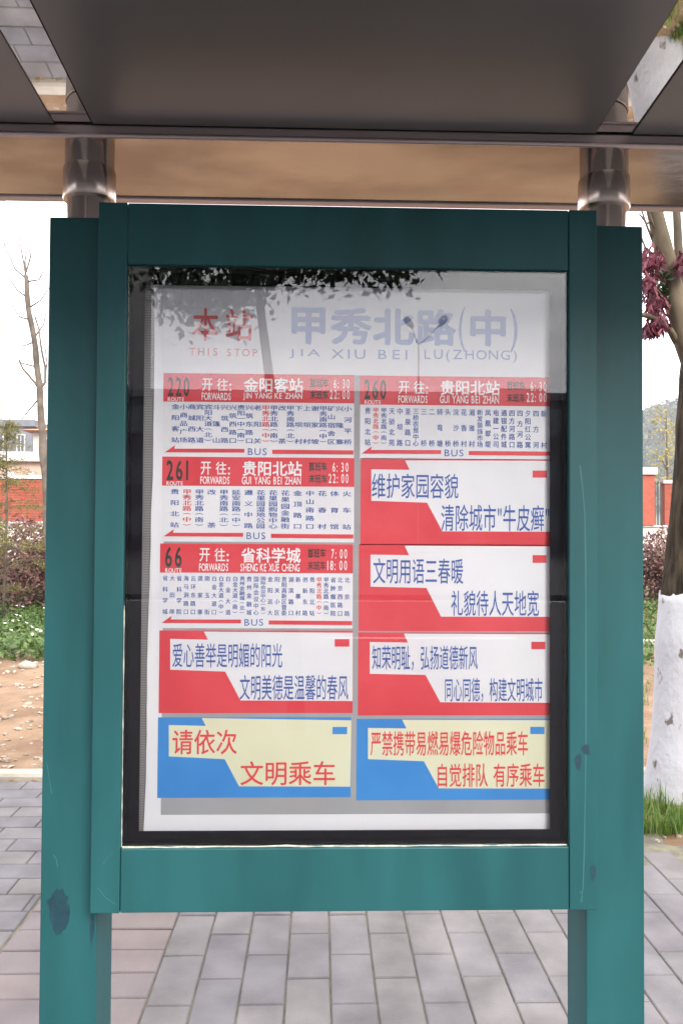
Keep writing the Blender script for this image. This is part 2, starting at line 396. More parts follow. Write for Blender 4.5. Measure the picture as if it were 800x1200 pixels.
tag(b.build('gravel', M_stone), 'loose stones and clods scattered over the orange soil', 'stones', kind='stuff')
for (x, y, s, lab) in [(-2.93, 8.1, .12, 'pale rounded stone in the soil at the edge of the green weeds'), (-2.55, 7.75, .09, 'small pale stone nearest the left post in the soil'), (-2.95, 6.5, .07, 'grey stone half buried midway across the orange soil')]:
    bb = MB(); stone(bb, 0, 0, 0, s); o = bb.build('stone', M_stone, smooth=True); o.location = (x, y, hz(x, y) + s * .2); tag(o, lab, 'stone')
# a second, low stone edging far back on the right
se = B(1.8, 7.5, 9.2, 9.32, -.1, .22).build('stone_edging', M_kerb, bevel=.01); tag(se, 'low cream stone edging at the back of the soil, seen left of the painted trunk', 'edging')

# ------------------------------------------------------------------ THE SHELTER
SH = thing('bus_shelter', 'bus stop shelter with two teal posts, steel beam and grey panelled canopy', 'bus shelter')
Yp = 1.70; PD = .13
PL0 = mX(Yp, (62, 254), (52.5, 530), (47.5, 760), (47.7, 1200)); PL1 = mX(Yp, (112.5, 1080), (112.5, 1195))
PR1 = mX(Yp, (751, 265), (756.5, 530), (757, 760), (750, 1200)); PR0 = mX(Yp, (686.5, 1080), (686, 1195))
PLT = mZ(Yp, (62, 253)); PRT = mZ(Yp, (751, 266)); PT = (PLT + PRT) / 2
for (a, c, side) in ((PL0, PL1, 'l'), (PR0, PR1, 'r')):
    p = B(a, c, Yp, Yp + PD, -.004, PT).build('post', M_green, SH, bevel=.003)
    B(a - .03, c + .03, Yp - .03, Yp + PD + .03, -.004, .012).build('base_plate', M_green, p, bevel=.002)
# steel tubes with collars
Yt = Yp + .062
TLx = mX(Yt, (105, 238)); TRx = mX(Yt, (707, 240))
YB0, YB1 = 1.715, 2.03
ZB = (mZ(YB0, (400, 169)) + mZ(YB1, (400, 231))) / 2
print('beam z', mZ(YB0, (400, 169)), mZ(YB1, (400, 231)), 'post', PL0, PL1, PR0, PR1, PT)
zs = mZ(Yt - .05, (105, 226)); zs2 = mZ(Yt - .05, (105, 188))
for tx in (TLx, TRx):
    tb = MB().lathe([(.0, PT - .05), (.047, PT - .05), (.047, ZB + .002)], (tx, Yt, 0), 48).build('support_tube', M_steel, SH, smooth='auto')
    MB().lathe([(.047, zs), (.0545, zs), (.0565, zs + .003), (.0565, zs2 - .003), (.0545, zs2), (.053, zs2), (.053, ZB + .001)], (tx, Yt, 0), 48).build('collar', M_steel, tb, smooth='auto')
# canopy: beam soffit, front lip, rear lip, then ceiling panels that rise towards the street
CX0, CX1 = -2.9, 3.1
B(CX0, CX1, YB0, YB1, ZB, ZB + .004).build('beam_soffit', M_soffit, SH)
lt = mZ(YB0, (400, 154))
B(CX0, CX1, YB0 - .008, YB0 - .001, ZB - .004, lt).build('beam_front_lip', M_lip, SH, bevel=.002)
MB().tube([(CX0, YB0 - .004, ZB - .001), (CX1, YB0 - .004, ZB - .001)], .006, 12).build('lip_bead', M_lip, SH, smooth=True)
B(CX0, CX1, YB1 + .001, YB1 + .03, mZ(YB1, (400, 237)), ZB + .2).build('beam_rear_lip', M_lip, SH, bevel=.003)
B(CX0, CX1, YB0 + .0, YB1, ZB + .006, ZB + .2).build('beam_body', M_panel, SH)
SL = math.tan(R(3.45)); YF = .75
def cz(y): return lt + .0012 + SL * (YB0 - .01 - y)
def slab(x0, x1, y0, y1, off, th, name, m, par=SH, bevel=0):
    b = MB(); v = []
    for dz in (off, off + th):
        for (x, y) in ((x0, y0), (x1, y0), (x1, y1), (x0, y1)): v.append((x, y, cz(y) + dz))
    b.add(v, [(0, 3, 2, 1), (4, 5, 6, 7), (0, 1, 5, 4), (1, 2, 6, 5), (2, 3, 7, 6), (3, 0, 4, 7)])
    return b.build(name, m, par, bevel=bevel)
def sx(px, py):                                # x on the ceiling plane
    d = CI @ Vector(((px - 400) / FP, (600 - py) / FP, -1)); y = (lt + .004 + SL * (YB0 - .01) - 1.5) / (d.z + SL * d.y) * d.y
    return (d / d.y * y).x, y
sl0 = (sx(20, 66)[0] + sx(59, 137)[0]) / 2; sl1 = (sx(106, 140)[0] + sx(60, 42)[0]) / 2
sr0 = (sx(703, 150)[0] + sx(760, 48)[0]) / 2; sr1 = (sx(752.7, 140)[0] + sx(790, 84)[0]) / 2
print('strips', sl0, sl1, sr0, sr1, sx(59, 137), sx(106, 140))
gaps = [(sl0, sl1), (sr0, sr1)]; pit_ = sr0 - sl0
gaps = [(sl0 - pit_, sl1 - pit_)] + gaps + [(sr0 + pit_, sr1 + pit_)]
edge = CX0
for (a, c) in gaps:
    slab(edge, a, YF, YB0 - .0088, 0, .029, 'ceiling_panel', M_panel, bevel=.0015)
    b = MB(); rec = .002; v = []                # polished strip lies a little flatter than the panels, so it is recessed at the beam
    for dz in (0, .004):
        for (x, y, q) in ((a + .0015, YF, .002), (c - .0035, YF, .002), (c - .0035, YB0 - .0088, rec), (a + .0015, YB0 - .0088, rec)): v.append((x, y, cz(y) + q + dz))
    b.add(v, [(0, 3, 2, 1), (4, 5, 6, 7), (0, 1, 5, 4), (1, 2, 6, 5), (2, 3, 7, 6), (3, 0, 4, 7)]); b.build('mirror_strip', M_mirror, SH)
    slab(a - .002, c + .002, YF, YB0 - .0088, .008, .004, 'joint_backing', M_gap)
    edge = c
slab(edge, CX1, YF, YB0 - .0088, 0, .029, 'ceiling_panel', M_panel, bevel=.0015)
slab(CX0 - .02, CX1 + .02, YF - .03, YB1 + .03, .036, .05, 'roof_slab', M_panel)
slab(CX0 - .02, CX1 + .02, YF - .05, YF - .005, -.05, .15, 'fascia', M_steel, bevel=.004)

# ------------------------------------------------------------------ THE DISPLAY CASE
DC = thing('display_case', 'teal framed glazed display case hung between the two posts of the bus shelter', 'notice board')
Yf = 1.656; Yb = 1.697
FL = mX(Yf, (119.5, 238), (111, 530), (106, 800), (105.7, 1068)); FR = mX(Yf, (697, 247), (701.5, 600), (699.8, 1067))
FT = mZ(Yf, (120, 238), (400, 240), (696, 246)); FB = mZ(Yf, (106, 1068.5), (400, 1071), (699, 1067))
OL = mX(Yf, (150.5, 312), (145, 530), (142.5, 760), (141.5, 993)); OR = mX(Yf, (665, 316), (669, 600), (666, 991))
OT = mZ(Yf, (150, 310), (400, 312), (664, 316)); OB = mZ(Yf, (142, 994), (400, 996), (666, 992))
print('case', FL, FR, FB, FT, OL, OR, OB, OT)
st = B(FL, OL, Yf, Yb, FB, FT).build('frame_stile', M_green, DC, bevel=.0022)
st2 = B(OR, FR, Yf, Yb, FB, FT).build('frame_stile', M_green, DC, bevel=.0022)
B(OL + .0012, OR - .0012, Yf + .001, Yb, OT, FT - .0005).build('frame_rail', M_green, DC, bevel=.0022)
rl = B(OL + .0012, OR - .0012, Yf + .001, Yb, FB + .0005, OB).build('frame_rail', M_green, DC, bevel=.0022)
# dark lining behind the opening
ML = mX(1.70, (170.5, 340), (166.5, 530), (164.5, 780), (163.3, 960)); MR = mX(1.70, (643.5, 345), (645, 600), (644, 960))
MT = mZ(1.70, (180, 334), (400, 336), (640, 340)); MB_ = mZ(1.70, (172, 972.5), (400, 974.5), (640, 973))
def ring(x0, x1, z0, z1, X0_, X1_, Z0_, Z1_, y0, y1, name, m, par):
    for a in ((X0_, x0, Z0_, Z1_), (x1, X1_, Z0_, Z1_), (x0, x1, z1, Z1_), (x0, x1, Z0_, z0)):
        B(a[0], a[1], y0, y1, a[2], a[3]).build(name, m, par)
ring(ML, MR, MB_, MT, OL - .01, OR + .01, OB - .01, OT + .01, 1.699, 1.703, 'black_mat', M_dark, DC)
ring(OL + .004, OR - .004, OB + .004, OT - .004, OL - .006, OR + .006, OB - .006, OT + .006, 1.6745, 1.6985, 'gasket', M_dark, DC)
B(PL1 + .002, PR0 - .002, 1.735, 1.80, FB + .03, FT - .02).build('case_back', M_green, DC, bevel=.003)
B(ML - .03, MR + .03, 1.724, 1.732, MB_ - .03, MT + .03).build('backing_panel', M_rib, DC)
ring(ML - .03, MR + .03, MB_ - .03, MT + .03, PL1 + .004, PR0 - .004, FB + .034, FT - .024, 1.705, 1.734, 'case_side', M_dark, DC)
gls = B(OL + .0015, OR - .0015, 1.666, 1.670, OB + .0015, OT - .0015).build('glass_pane', M_glass, DC)
# dusty sealant bead along the inner foot of the opening
b = MB()
def bead(p0, p1, r=.0016):
    n = 30; b.tube([Vector(p0).lerp(Vector(p1), k / n) + Vector((0, 0, random.gauss(0, .0004))) for k in range(n + 1)], [r * random.uniform(.5, 1.5) for k in range(n + 1)], 6)
bead((OL + .003, 1.663, OB + .0015), (OR - .003, 1.663, OB + .0015)); bead((OL + .0015, 1.6625, OB + .002), (OL + .0015, 1.6625, OB + .5), .0011)
b.build('sealant', M_seal, DC)

# scuffs and scratches in the enamel (each has a shape of its own on the metal)
def blob(cx, cz_, w, h, Y, m, par, seed, spikes=9, name='paint_scuff', tri=False):
    random.seed(seed); pts = []
    for k in range(44):
        a = 2 * math.pi * k / 44; r = 1 + .16 * math.sin(3 * a + seed) + random.uniform(-.14, .14)
        x = math.cos(a) * r; z = math.sin(a) * r
        if tri: x *= (.28 + .42 * (z + 1))
        pts.append((cx + x * w / 2, cz_ + z * h / 2))
    b = MB(); n = len(pts); b.add([(cx, Y, cz_)] + [(x, Y, z) for x, z in pts], [(0, 1 + (k + 1) % n, 1 + k) for k in range(n)])
    return b.build(name, m, par)
posts = [o for o in SH.children if o.name.startswith('post')]
p = at(70, 1072, Yp); blob(p.x, p.z, .062, .088, Yp - .0004, M_green2, posts[0], 3, tri=True)
p = at(60, 1057, Yp); blob(p.x, p.z, .016, .018, Yp - .0008, M_green2, posts[0], 5)
p = at(108, 1085, Yp); blob(p.x, p.z, .009, .07, Yp - .0004, M_green2, posts[0], 8)
p = at(686, 878, Yf); blob(p.x, p.z, .018, .022, Yf - .0004, M_green2, st2, 11)
p = at(677, 893, Yf); blob(p.x, p.z, .014, .034, Yf - .0004, M_green2, st2, 12)
p = at(694.5, 1022, Yf); blob(p.x, p.z, .011, .034, Yf - .0004, M_green2, st2, 13)
def scratch(pts, Y, w, par, m=M_scr):
    b = MB(); P = [at(x, y, Y) for x, y in pts]; 
    for k, q in enumerate(P):
        d = (P[min(k + 1, len(P) - 1)] - P[max(k - 1, 0)]).normalized(); nn = Vector((d.z, 0, -d.x)) * w * random.uniform(.4, 1.2) / 2
        b.v += [(q.x + nn.x, Y - .0003, q.z + nn.z), (q.x - nn.x, Y - .0003, q.z - nn.z)]
        if k: b.f.append((2 * k - 2, 2 * k - 1, 2 * k + 1, 2 * k))
    b.build('scratch', m, par)
M_str = mat('rubbed_enamel', (.018, .088, .092, 1), .42)
scratch([(679, 545), (682, 570), (684.5, 600), (685.5, 650), (686, 700), (686, 760), (686, 820), (686, 880), (685, 940), (684, 1000), (682.5, 1040), (680, 1058)], Yf, .0045, st2, M_str)
scratch([(55, 893), (57, 905), (58.5, 915), (61, 930)], Yp, .0016, posts[0])
scratch([(63, 1002), (66, 1006), (68, 1016)], Yp, .0016, posts[0])
scratch([(121, 1013), (126, 1005), (134, 998)], Yf, .001, st); scratch([(115, 1040), (124, 1052), (136, 1060)], Yf, .001, st)
scratch([(681, 1057), (682, 1050), (679, 1044)], Yf, .0015, st2)
scratch([(158 - 8, 250), (149.6, 300)], Yf, .0007, st)
random.seed(21)

# ------------------------------------------------------------------ THE POSTER
YS = 1.716                                      # plane of the print
PO = thing('route_poster', 'printed bus route poster of the stop behind the glass, red, blue and white panels', 'poster')
def rect(px0, py0, px1, py1, Y):                # axis-aligned rectangle from measured corners
    a = at(px0, py1, Y); c = at(px1, py0, Y); return a.x, c.x, a.z, c.z
def sheet(px0, py0, px1, py1, Y, m, name, par, th=.0002):
    x0, x1, z0, z1 = rect(px0, py0, px1, py1, Y)
    return B(x0, x1, Y, Y + th, z0, z1).build(name, m, par)
# base vinyl: wavy left margin, flat where it is printed
b = MB(); NZ = 60; zt = at(400, 328, YS).z; zb = at(400, 982, YS).z
edge_px = [(181, 335), (181.5, 400), (181, 450), (180, 520), (179.5, 560), (177.5, 600), (177, 640), (175.5, 690), (173.5, 740), (172.5, 800), (172.5, 860), (171, 920), (168.5, 975)]
EP = [at(x, y, YS) for x, y in edge_px]
xr = at(652, 600, YS).x
def ex(z):
    for p, q in zip(EP, EP[1:]):
        if q.z <= z <= p.z: return p.x + (q.x - p.x) * (p.z - z) / (p.z - q.z)
    return EP[0].x if z > EP[0].z else EP[-1].x
cols = [0, .25, .5, .75, 1]
xf = at(190, 600, YS).x
for j in range(NZ + 1):
    z = zb + (zt - zb) * j / NZ; e = ex(z) + .0006 * noise.noise(Vector((z * 30, 0, 0)))
    for c in cols:
        x = e + (xf - .004 - e) * c
        y = YS + .0006 - (1 - c) * (.003 + .003 * noise.noise(Vector((z * 5, c * 2, 0))) + .0018 * noise.noise(Vector((z * 17, c * 3, 5))))
        b.v.append((x, y, z))
    b.v.append((xr, YS + .0006, z))
for j in range(NZ):
    for c in range(5): b.f.append((j * 6 + c, j * 6 + c + 1, (j + 1) * 6 + c + 1, (j + 1) * 6 + c))
b.build('vinyl_sheet', M_paper, PO, smooth=True)
sheet(188.5, 436, 651, 955, YS + .0003, M_greyp, 'grey_ground', PO)
# grey strip beside the wavy margin (print edge)
Z1 = .0004
HP = sheet(191, 330, 651, 437.5, YS - .0001, M_paper, 'header_panel', PO)
def T(body, px0, py0, px1, py1, m, par, fat=0.0, track=0.0, name='lettering'):
    x0, x1, z0, z1 = rect(px0, py0, px1, py1, YS)
    return lettering(body, x0, x1, z0, z1, YS - .0008, m, par, name, fat, track)
T('本', 226, 362, 256, 399, M_thred, HP, .012); T('站', 265, 362, 296, 399, M_thred, HP, .012)
T('THIS', 222, 408, 255, 416.5, M_thred, HP, 0, .18); T('STOP', 266, 409, 301.5, 417.5, M_thred, HP, 0, .18)
for ch, a, c in (('甲', 343, 380), ('秀', 388, 434), ('北', 438, 484), ('路', 488, 533), ('中', 552, 591)):
    T(ch, a, 362 + (a - 343) * .012, c, 402 + (a - 343) * .012, M_thblue, HP, .03)
T('(', 537, 360, 545, 412, M_thblue, HP); T(')', 597, 362, 606, 413, M_thblue, HP)
for w_, a, c in (('JIA', 339, 375), ('XIU', 388, 428), ('BEI', 443, 477), ('LU(ZHONG)', 497, 605)):
    T(w_, a, 409.5 + (a - 339) * .008, c, 420 + (a - 339) * .008 + (3 if '(' in w_ else 0), M_thblue, HP, 0, .12)

def route(px0, px1, yr0, yr1, yb, num, dest, py_dest, t1, t2, stops, cx0, cx1, ys0, ys1, tilt, cw, chh, dx, name):
    P = sheet(px0, yr0, px1, yb, YS, M_paper, 'route_panel', PO); P['label'] = name
    hb = sheet(px0, yr0, px1, yr1, YS - .0003, M_red, 'header_bar', P)
    o = dx; H = yr1 - yr0; y = lambda f: yr0 + H * f
    # everything on the bar is a sub-part of the panel
    T(num, 197 + o, y(.10), (222 if len(num) == 3 else 216) + o, y(.79), M_tblack, P, .02, -.05, 'route_number')
    T('ROUTE', 197 + o, y(.85), 216 + o, y(.99), M_twhite, P, .01, .05)
    T('开', 237 + o, y(.14), 249 + o, y(.60), M_twhite, P, .01); T('往', 254.5 + o, y(.14), 267 + o, y(.60), M_twhite, P, .01); T(':', 269 + o, y(.34), 271 + o, y(.60), M_twhite, P, .02)
    T('FORWARDS', 236.5 + o, y(.68), 270.5 + o, y(.94), M_twhite, P, .015, 0)
    T(dest, 286 + o, y(.13), 355 + o, y(.64), M_twhite, P, .02)
    T(py_dest, 285 + o, y(.69), 354 + o, y(.95), M_twhite, P, .015, 0)
    T('首班车', 363.5 + o, y(.15), 384.5 + o, y(.46), M_tblack, P, .02); T('末班车', 363.5 + o, y(.60), 384.5 + o, y(.90), M_tblack, P, .02)
    T(t1, 391 + o, y(.17), 409.5 + o, y(.50), M_twhite, P, .01); T(t2, 386.5 + o, y(.58), 409.5 + o, y(.91), M_twhite, P, .01)
    n = len(stops)
    for i, s in enumerate(stops):
        px = cx0 + (cx1 - cx0) * i / (n - 1); dy = tilt * i / (n - 1)
        a = at(px, ys0 + dy, YS); c = at(px, ys1 + dy, YS)
        w = at(px + cw, ys0, YS).x - at(px, ys0, YS).x; h = at(px, ys0, YS).z - at(px, ys0 + chh, YS).z
        column(s, a.x, a.z, c.z, w, h, YS - .0008, M_tred if s == '甲秀北路(中)' else M_tblue, P)
    ya = yb - 6.0
    def poly(pts):
        q = [at(x, yy, YS) for x, yy in pts]; b = MB(); b.add([(v.x, YS - .0008, v.z) for v in q], [tuple(range(len(q)))]); b.build('arrow', M_red, P)
    X = px0
    poly([(X + 2, ya), (X + 14, ya - 8.5), (X + 13, ya - 4.2), (X + 95, ya - 4), (X + 95, ya + .4)])
    T('BUS', X + 99, ya - 4.6, X + 121, ya + 3.2, M_tblue, P, 0)
    poly([(X + 127.5, ya - 3), (px1 - 1, ya - 2.2), (px1 - 1, ya + 2.6), (X + 127.5, ya + 1.8)])
S220 = '金阳客站 小商品广场 商城西路 宾阳大道 宾阳大道(北) 斗篷山 兴筑西路 兴筑西路口 贵阳一中(南) 兴筑东路口 老阳关 甲秀北路(中) 甲秀北路(南) 改茶 甲秀南路(北) 下坝村 上坝村 谢家坡 甲秀南路(中) 矿山宿舍区 兴隆寨 小河平桥'.split()
S260 = '贵阳北站 甲秀北路(中) 甲秀北路(南) 天骄北苑 中坝路 圣泉路口 三桥农贸中心 三桥 二桥 转弯塘 头桥 浣沙桥 花香村 湘雅村 新发装饰市场 凤凰翠堤 电建一公司 通银配件城 四方河路口 四方河路 夕阳红公寓 四方河 新村'.split()
S261 = '贵阳北站 甲秀北路(中) 甲秀北路(南) 改茶 甲秀南路(北) 延安南路(中) 遵义中路 花果园湿地公园 花果园购物中心 花果园金融街 金顶路口 中山南路口 花香村 体育馆 火车站'.split()
S66 = '省科学城 大田岸 省科学院 海马洞路口 云环东路口 龚家寨 刚玉街 白金大道口 白金大道(中) 白金大道 白金大道(南) 贵州金融城(北) 贵州金融城 国际会议中心 国际会议中心(东) 金阳远大 阳关小区 贵阳高新区管委 湖滨路口 新寨村 创新东路 贵阳北站 甲秀北路(中) 甲秀北路(南) 省肿瘤医院 北京西路口 北京路'.split()
route(191.5, 415, 439.5, 470.5, 536, '220', '金阳客站', 'JIN YANG KE ZHAN', '6: 30', '22: 00', S220, 206, 407.6, 473.5, 518.5, 2.5, 9.2, 6.2, 0, 'panel of route 220 towards 金阳客站')
route(190, 415, 536.8, 569, 634.5, '261', '贵阳北站', 'GUI YANG BEI ZHAN', '6: 30', '22: 00', S261, 205.2, 406.3, 573, 618, 2.5, 10.2, 6.2, -1.5, 'panel of route 261 towards 贵阳北站')
route(187.5, 413.5, 638, 671, 736, '66', '省科学城', 'SHENG KE XUE CHENG', '7: 00', '18: 00', S66, 194, 406.7, 674.3, 719.7, 2.3, 6.0, 6.2, -3, 'panel of route 66 towards 省科学城')
route(421.5, 650, 442.5, 474, 537.5, '260', '贵阳北站', 'GUI YANG BEI ZHAN', '6: 30', '22: 00', S260, 430.8, 636.8, 477.5, 522, 3.5, 6.8, 7.6, 230, 'panel of route 260 towards 贵阳北站')

def slogan(ox, oy, sc, pan, poly, rc, t1, b1, t2, b2, mg, mw, mt, mtext, fat, lab):
    q = lambda x, y: (ox + x / sc, oy + y / sc)
    x1 = 651 if ox > 400 else q(pan[2], 0)[0]
    a = q(pan[0], pan[1]); c = q(pan[2], pan[3]); P = sheet(a[0], a[1], x1, c[1], YS, mg, 'slogan_panel', PO); P['label'] = lab
    pts = [q(*p) for p in poly]
    if ox > 400: pts = [((651 if p[0] > 640 else p[0]), p[1]) for p in pts]
    w = [at(x, y, YS) for x, y in pts]; b = MB(); b.add([(v.x, YS - .0003, v.z) for v in w], [tuple(reversed(range(len(w))))]); b.build('pale_field', mw, P)
    a = q(rc[0], rc[1]); c = q(rc[2], rc[3]); sheet(a[0], a[1], c[0], c[1], YS - .0008, mt, 'tab_mark', P)
    for tx, bx in ((t1, b1), (t2, b2)):
        a = q(bx[0], bx[1]); c = q(bx[2], bx[3]); T(tx, a[0], a[1], c[0], c[1], mtext, P, fat)
K = 10 / 3
slogan(410, 535, K, (40, 12, 780, 345), [(83, 50), (232, 52), (215, 15), (780, 17), (780, 294), (360, 292), (300, 180), (83, 173)], (712, 55, 768, 82), '维护家园容貌', (85, 68, 422, 162), '清除城市"牛皮癣"', (355, 190, 776, 290), M_red, M_paper, M_red, M_tblue, .004, 'red and white slogan panel reading 维护家园容貌')
slogan(410, 635, K, (33, 12, 782, 348), [(80, 50), (230, 52), (213, 15), (782, 18), (780, 293), (355, 292), (298, 180), (80, 175)], (712, 52, 766, 82), '文明用语三春暖', (90, 65, 441, 163), '礼貌待人天地宽', (394, 190, 736, 290), M_red, M_paper, M_red, M_tblue, .004, 'red and white slogan panel reading 文明用语三春暖')
slogan(410, 735, K, (30, 22, 780, 345), [(77, 58), (226, 60), (210, 25), (780, 28), (778, 295), (352, 293), (294, 186), (77, 182)], (707, 57, 762, 86), '知荣明耻，弘扬道德新风', (86, 72, 497, 168), '同心同德，构建文明城市', (370, 198, 750, 292), M_red, M_paper, M_red, M_tblue, .004, 'red and white slogan panel reading 知荣明耻')
slogan(410, 835, K, (24, 24, 778, 343), [(70, 60), (220, 62), (203, 28), (775, 30), (772, 297), (346, 296), (288, 190), (70, 182)], (703, 56, 758, 84), '严禁携带易燃易爆危险物品乘车', (80, 72, 693, 168), '自觉排队 有序乘车', (342, 198, 758, 290), M_blue, M_cream, M_blue, M_tred, .008, 'blue and cream panel reading 严禁携带易燃易爆危险物品乘车')
K = 800 / 260
slogan(160, 735, K, (80, 13, 780, 310), [(122, 42), (258, 45), (243, 16), (779, 20), (778, 266), (375, 264), (320, 160), (122, 153)], (714, 43, 767, 70), '爱心善举是明媚的阳光', (130, 58, 526, 145), '文明美德是温馨的春风', (372, 172, 763, 262), M_red, M_paper, M_red, M_tblue, .004, 'red and white slogan panel reading 爱心善举是明媚的阳光')
slogan(160, 835, K, (75, 17, 773, 308), [(117, 45), (250, 48), (236, 20), (774, 28), (770, 267), (370, 266), (318, 168), (117, 158)], (706, 52, 759, 78), '请依次', (130, 62, 362, 150), '文明乘车', (375, 175, 715, 262), M_blue, M_cream, M_blue, M_tred, .008, 'blue and cream panel reading 请依次文明乘车')

# ------------------------------------------------------------------ PLANTS
M_bark = mat('rough_brown_bark', (.012, .009, .006, 1), .95, col2=(.050, .037, .023, 1), scale=34, detail=6, bump=1, bscale=40, stretch=(1, 1, .14), dist=.04, spec=.2)
M_limb = mat('olive_bark', (.045, .033, .018, 1), .85, col2=(.115, .085, .05, 1), scale=7, detail=8, bump=.4, bscale=30, stretch=(1, 1, .4))
M_lime = mat('chipped_whitewash', (.33, .33, .35, 1), .9, col2=(.10, .085, .07, 1), scale=9, detail=7, lo=.61, hi=.64, bump=1, bscale=26, stretch=(1, 1, .6), dist=.01)
M_greybark = mat('pale_grey_bark', (.060, .048, .038, 1), .9, col2=(.12, .095, .072, 1), scale=9, bump=.4)
M_leaf = mat('dark_green_leaf', (.028, .055, .018, 1), .45, rnd=[(.7, .7, .7, 1), (1, 1, 1, 1), (1.5, 1.4, 1, 1)], transl=.1)
M_redleaf = mat('crimson_hanging_bloom', (.115, .014, .028, 1), .6, rnd=[(.45, .4, .5, 1), (1, 1, 1, 1), (1.4, 2.2, 2, 1)], transl=.25)
M_grass = mat('grass_blade', (.085, .16, .022, 1), .6, rnd=[(.6, .6, .6, 1), (1, 1, 1, 1), (1.6, 1.25, 1.2, 1)], transl=.3)
M_weed = mat('ground_cover_leaf', (.062, .115, .024, 1), .6, rnd=[(.5, .55, .5, 1), (1, 1, 1, 1), (1.7, 1.35, 1.4, 1), (.8, .9, .8, 1)], transl=.3)
M_purple = mat('reddish_purple_leaf', (.13, .062, .06, 1), .6, rnd=[(.5, .5, .5, 1), (1, .9, .95, 1), (1.5, 1.5, 1.3, 1), (.9, 1.5, .8, 1)], transl=.25)
M_conif = mat('cedar_needles', (.13, .125, .035, 1), .7, rnd=[(.6, .7, .6, 1), (1, 1, 1, 1), (1.7, 1.4, 1, 1)], transl=.2)
M_hilltree = mat('hillside_tree_leaf', (.036, .050, .022, 1), .8, rnd=[(.6, .65, .6, 1), (1, 1, 1, 1), (1.9, 1.4, .9, 1), (1.4, 1.0, .7, 1)], transl=.1)
M_flower = mat('white_petal', (.8, .8, .78, 1), .6)

def wander(p0, p1, n, amp, seed):
    p0 = Vector(p0); p1 = Vector(p1); return [p0.lerp(p1, k / n) + Vector((noise.noise(Vector((k * .6, seed, 0))), noise.noise(Vector((k * .6, seed, 7))), 0)) * amp * math.sin(math.pi * min(1, k / n + .1)) for k in range(n + 1)]

# street tree with a whitewashed foot, right
TY = 4.45
tb = at(790, 930, TY).x
TR = thing('street_tree', 'broad street tree with whitewashed trunk foot and crimson bloom cluster, right of the shelter', 'tree')
fz = at(800, 697, TY).z
cpx = [(932, 799, .172), (900, 800.5, .158), (860, 803, .146), (800, 806, .140), (750, 808, .136), (697, 811, .133)]
path = [at(x, y, TY) for y, x, r in cpx]; path[0].z = -.02
b = MB()
pth = []; rr = []
for k in range(28):
    z = -.02 + (fz + .02) * k / 27; f = k / 27
    pth.append(Vector((tb + .045 * f, TY, z))); rr.append(.128 + .055 * math.exp(-z * 4.5) + .004 * math.sin(z * 9))
b.tube(pth, rr, 40, jit=.06, sc=5)
for k in range(27 * 40, 28 * 40): q = b.v[k]; b.v[k] = (q[0], q[1], q[2] + .035 * noise.noise(Vector((q[0] * 22, q[1] * 22, 1))) + .02 * noise.noise(Vector((q[0] * 60, q[1] * 60, 2))))
white = b.build('whitewashed_foot', M_lime, TR, smooth=True)
b = MB(); zt0 = fz - .07; top = at(829, 425, TY)
pth = [Vector((pth[-1].x, TY, zt0))]; r0 = rr[-1]; rl_ = [r0 - .004]
for k in range(1, 16):
    f = k / 15; pth.append(Vector((pth[0].x + (top.x - pth[0].x) * f, TY, zt0 + (top.z - zt0) * f))); rl_.append(r0 - .001 - .012 * math.sin(f * 3.1) + .03 * f * f)
b.tube(pth, rl_, 40, jit=.09, sc=6); b.build('trunk', M_bark, TR, smooth=True)
fork = pth[-1]
def limb(pts, r0, r1, m=M_limb, n=14, name='limb', jit=.06, seed=1, amp=.02, par=None, steps=6):
    P = [Vector(p) for p in pts]; q = []
    for a, c in zip(P, P[1:]): q += [a.lerp(c, k / steps) for k in range(steps)]
    q.append(P[-1]); q = [v + Vector((noise.noise(v * 2.2 + Vector((seed, 0, 0))), noise.noise(v * 2.2 + Vector((0, seed, 0))), 0)) * amp for v in q]
    b = MB(); b.tube(q, [r0 + (r1 - r0) * k / (len(q) - 1) for k in range(len(q))], n, jit=jit, sc=7); return b.build(name, m, par or TR, smooth=True)
limb([fork + Vector((-.04, 0, -.1)), at(801, 400, TY), at(788, 335, TY), at(778, 290, TY - .05), at(767, 238, TY - .08), at(752, 150, TY - .1), at(735, 60, TY - .1)], .068, .030)
limb([fork + Vector((.02, .02, -.1)), at(808, 370, TY), at(797, 310, TY + .1), at(791, 240, TY + .12), at(793, 100, TY + .1)], .035, .018, seed=4)
limb([fork + Vector((.04, 0, -.1)), at(850, 330, TY), at(880, 200, TY), at(900, 60, TY + .2)], .08, .03, seed=9)
limb([at(793, 400, TY), at(786, 388, TY - .05), at(774, 377, TY - .12), at(757, 370, TY - .2), at(735, 366, TY - .3)], .022, .011, seed=6, amp=.01)
for k, (pa, pb, pc) in enumerate([((766, 255), (757, 262), (748, 250)), ((768, 290), (758, 262), (750, 238)), ((772, 285), (764, 262), (757, 240)), ((768, 300), (756, 290), (748, 270))]):
    limb([at(pa[0], pa[1], TY), at(pb[0], pb[1], TY - .1), at(pc[0], pc[1], TY - .1)], .008, .004, name='twig', n=6, seed=k, amp=.01)
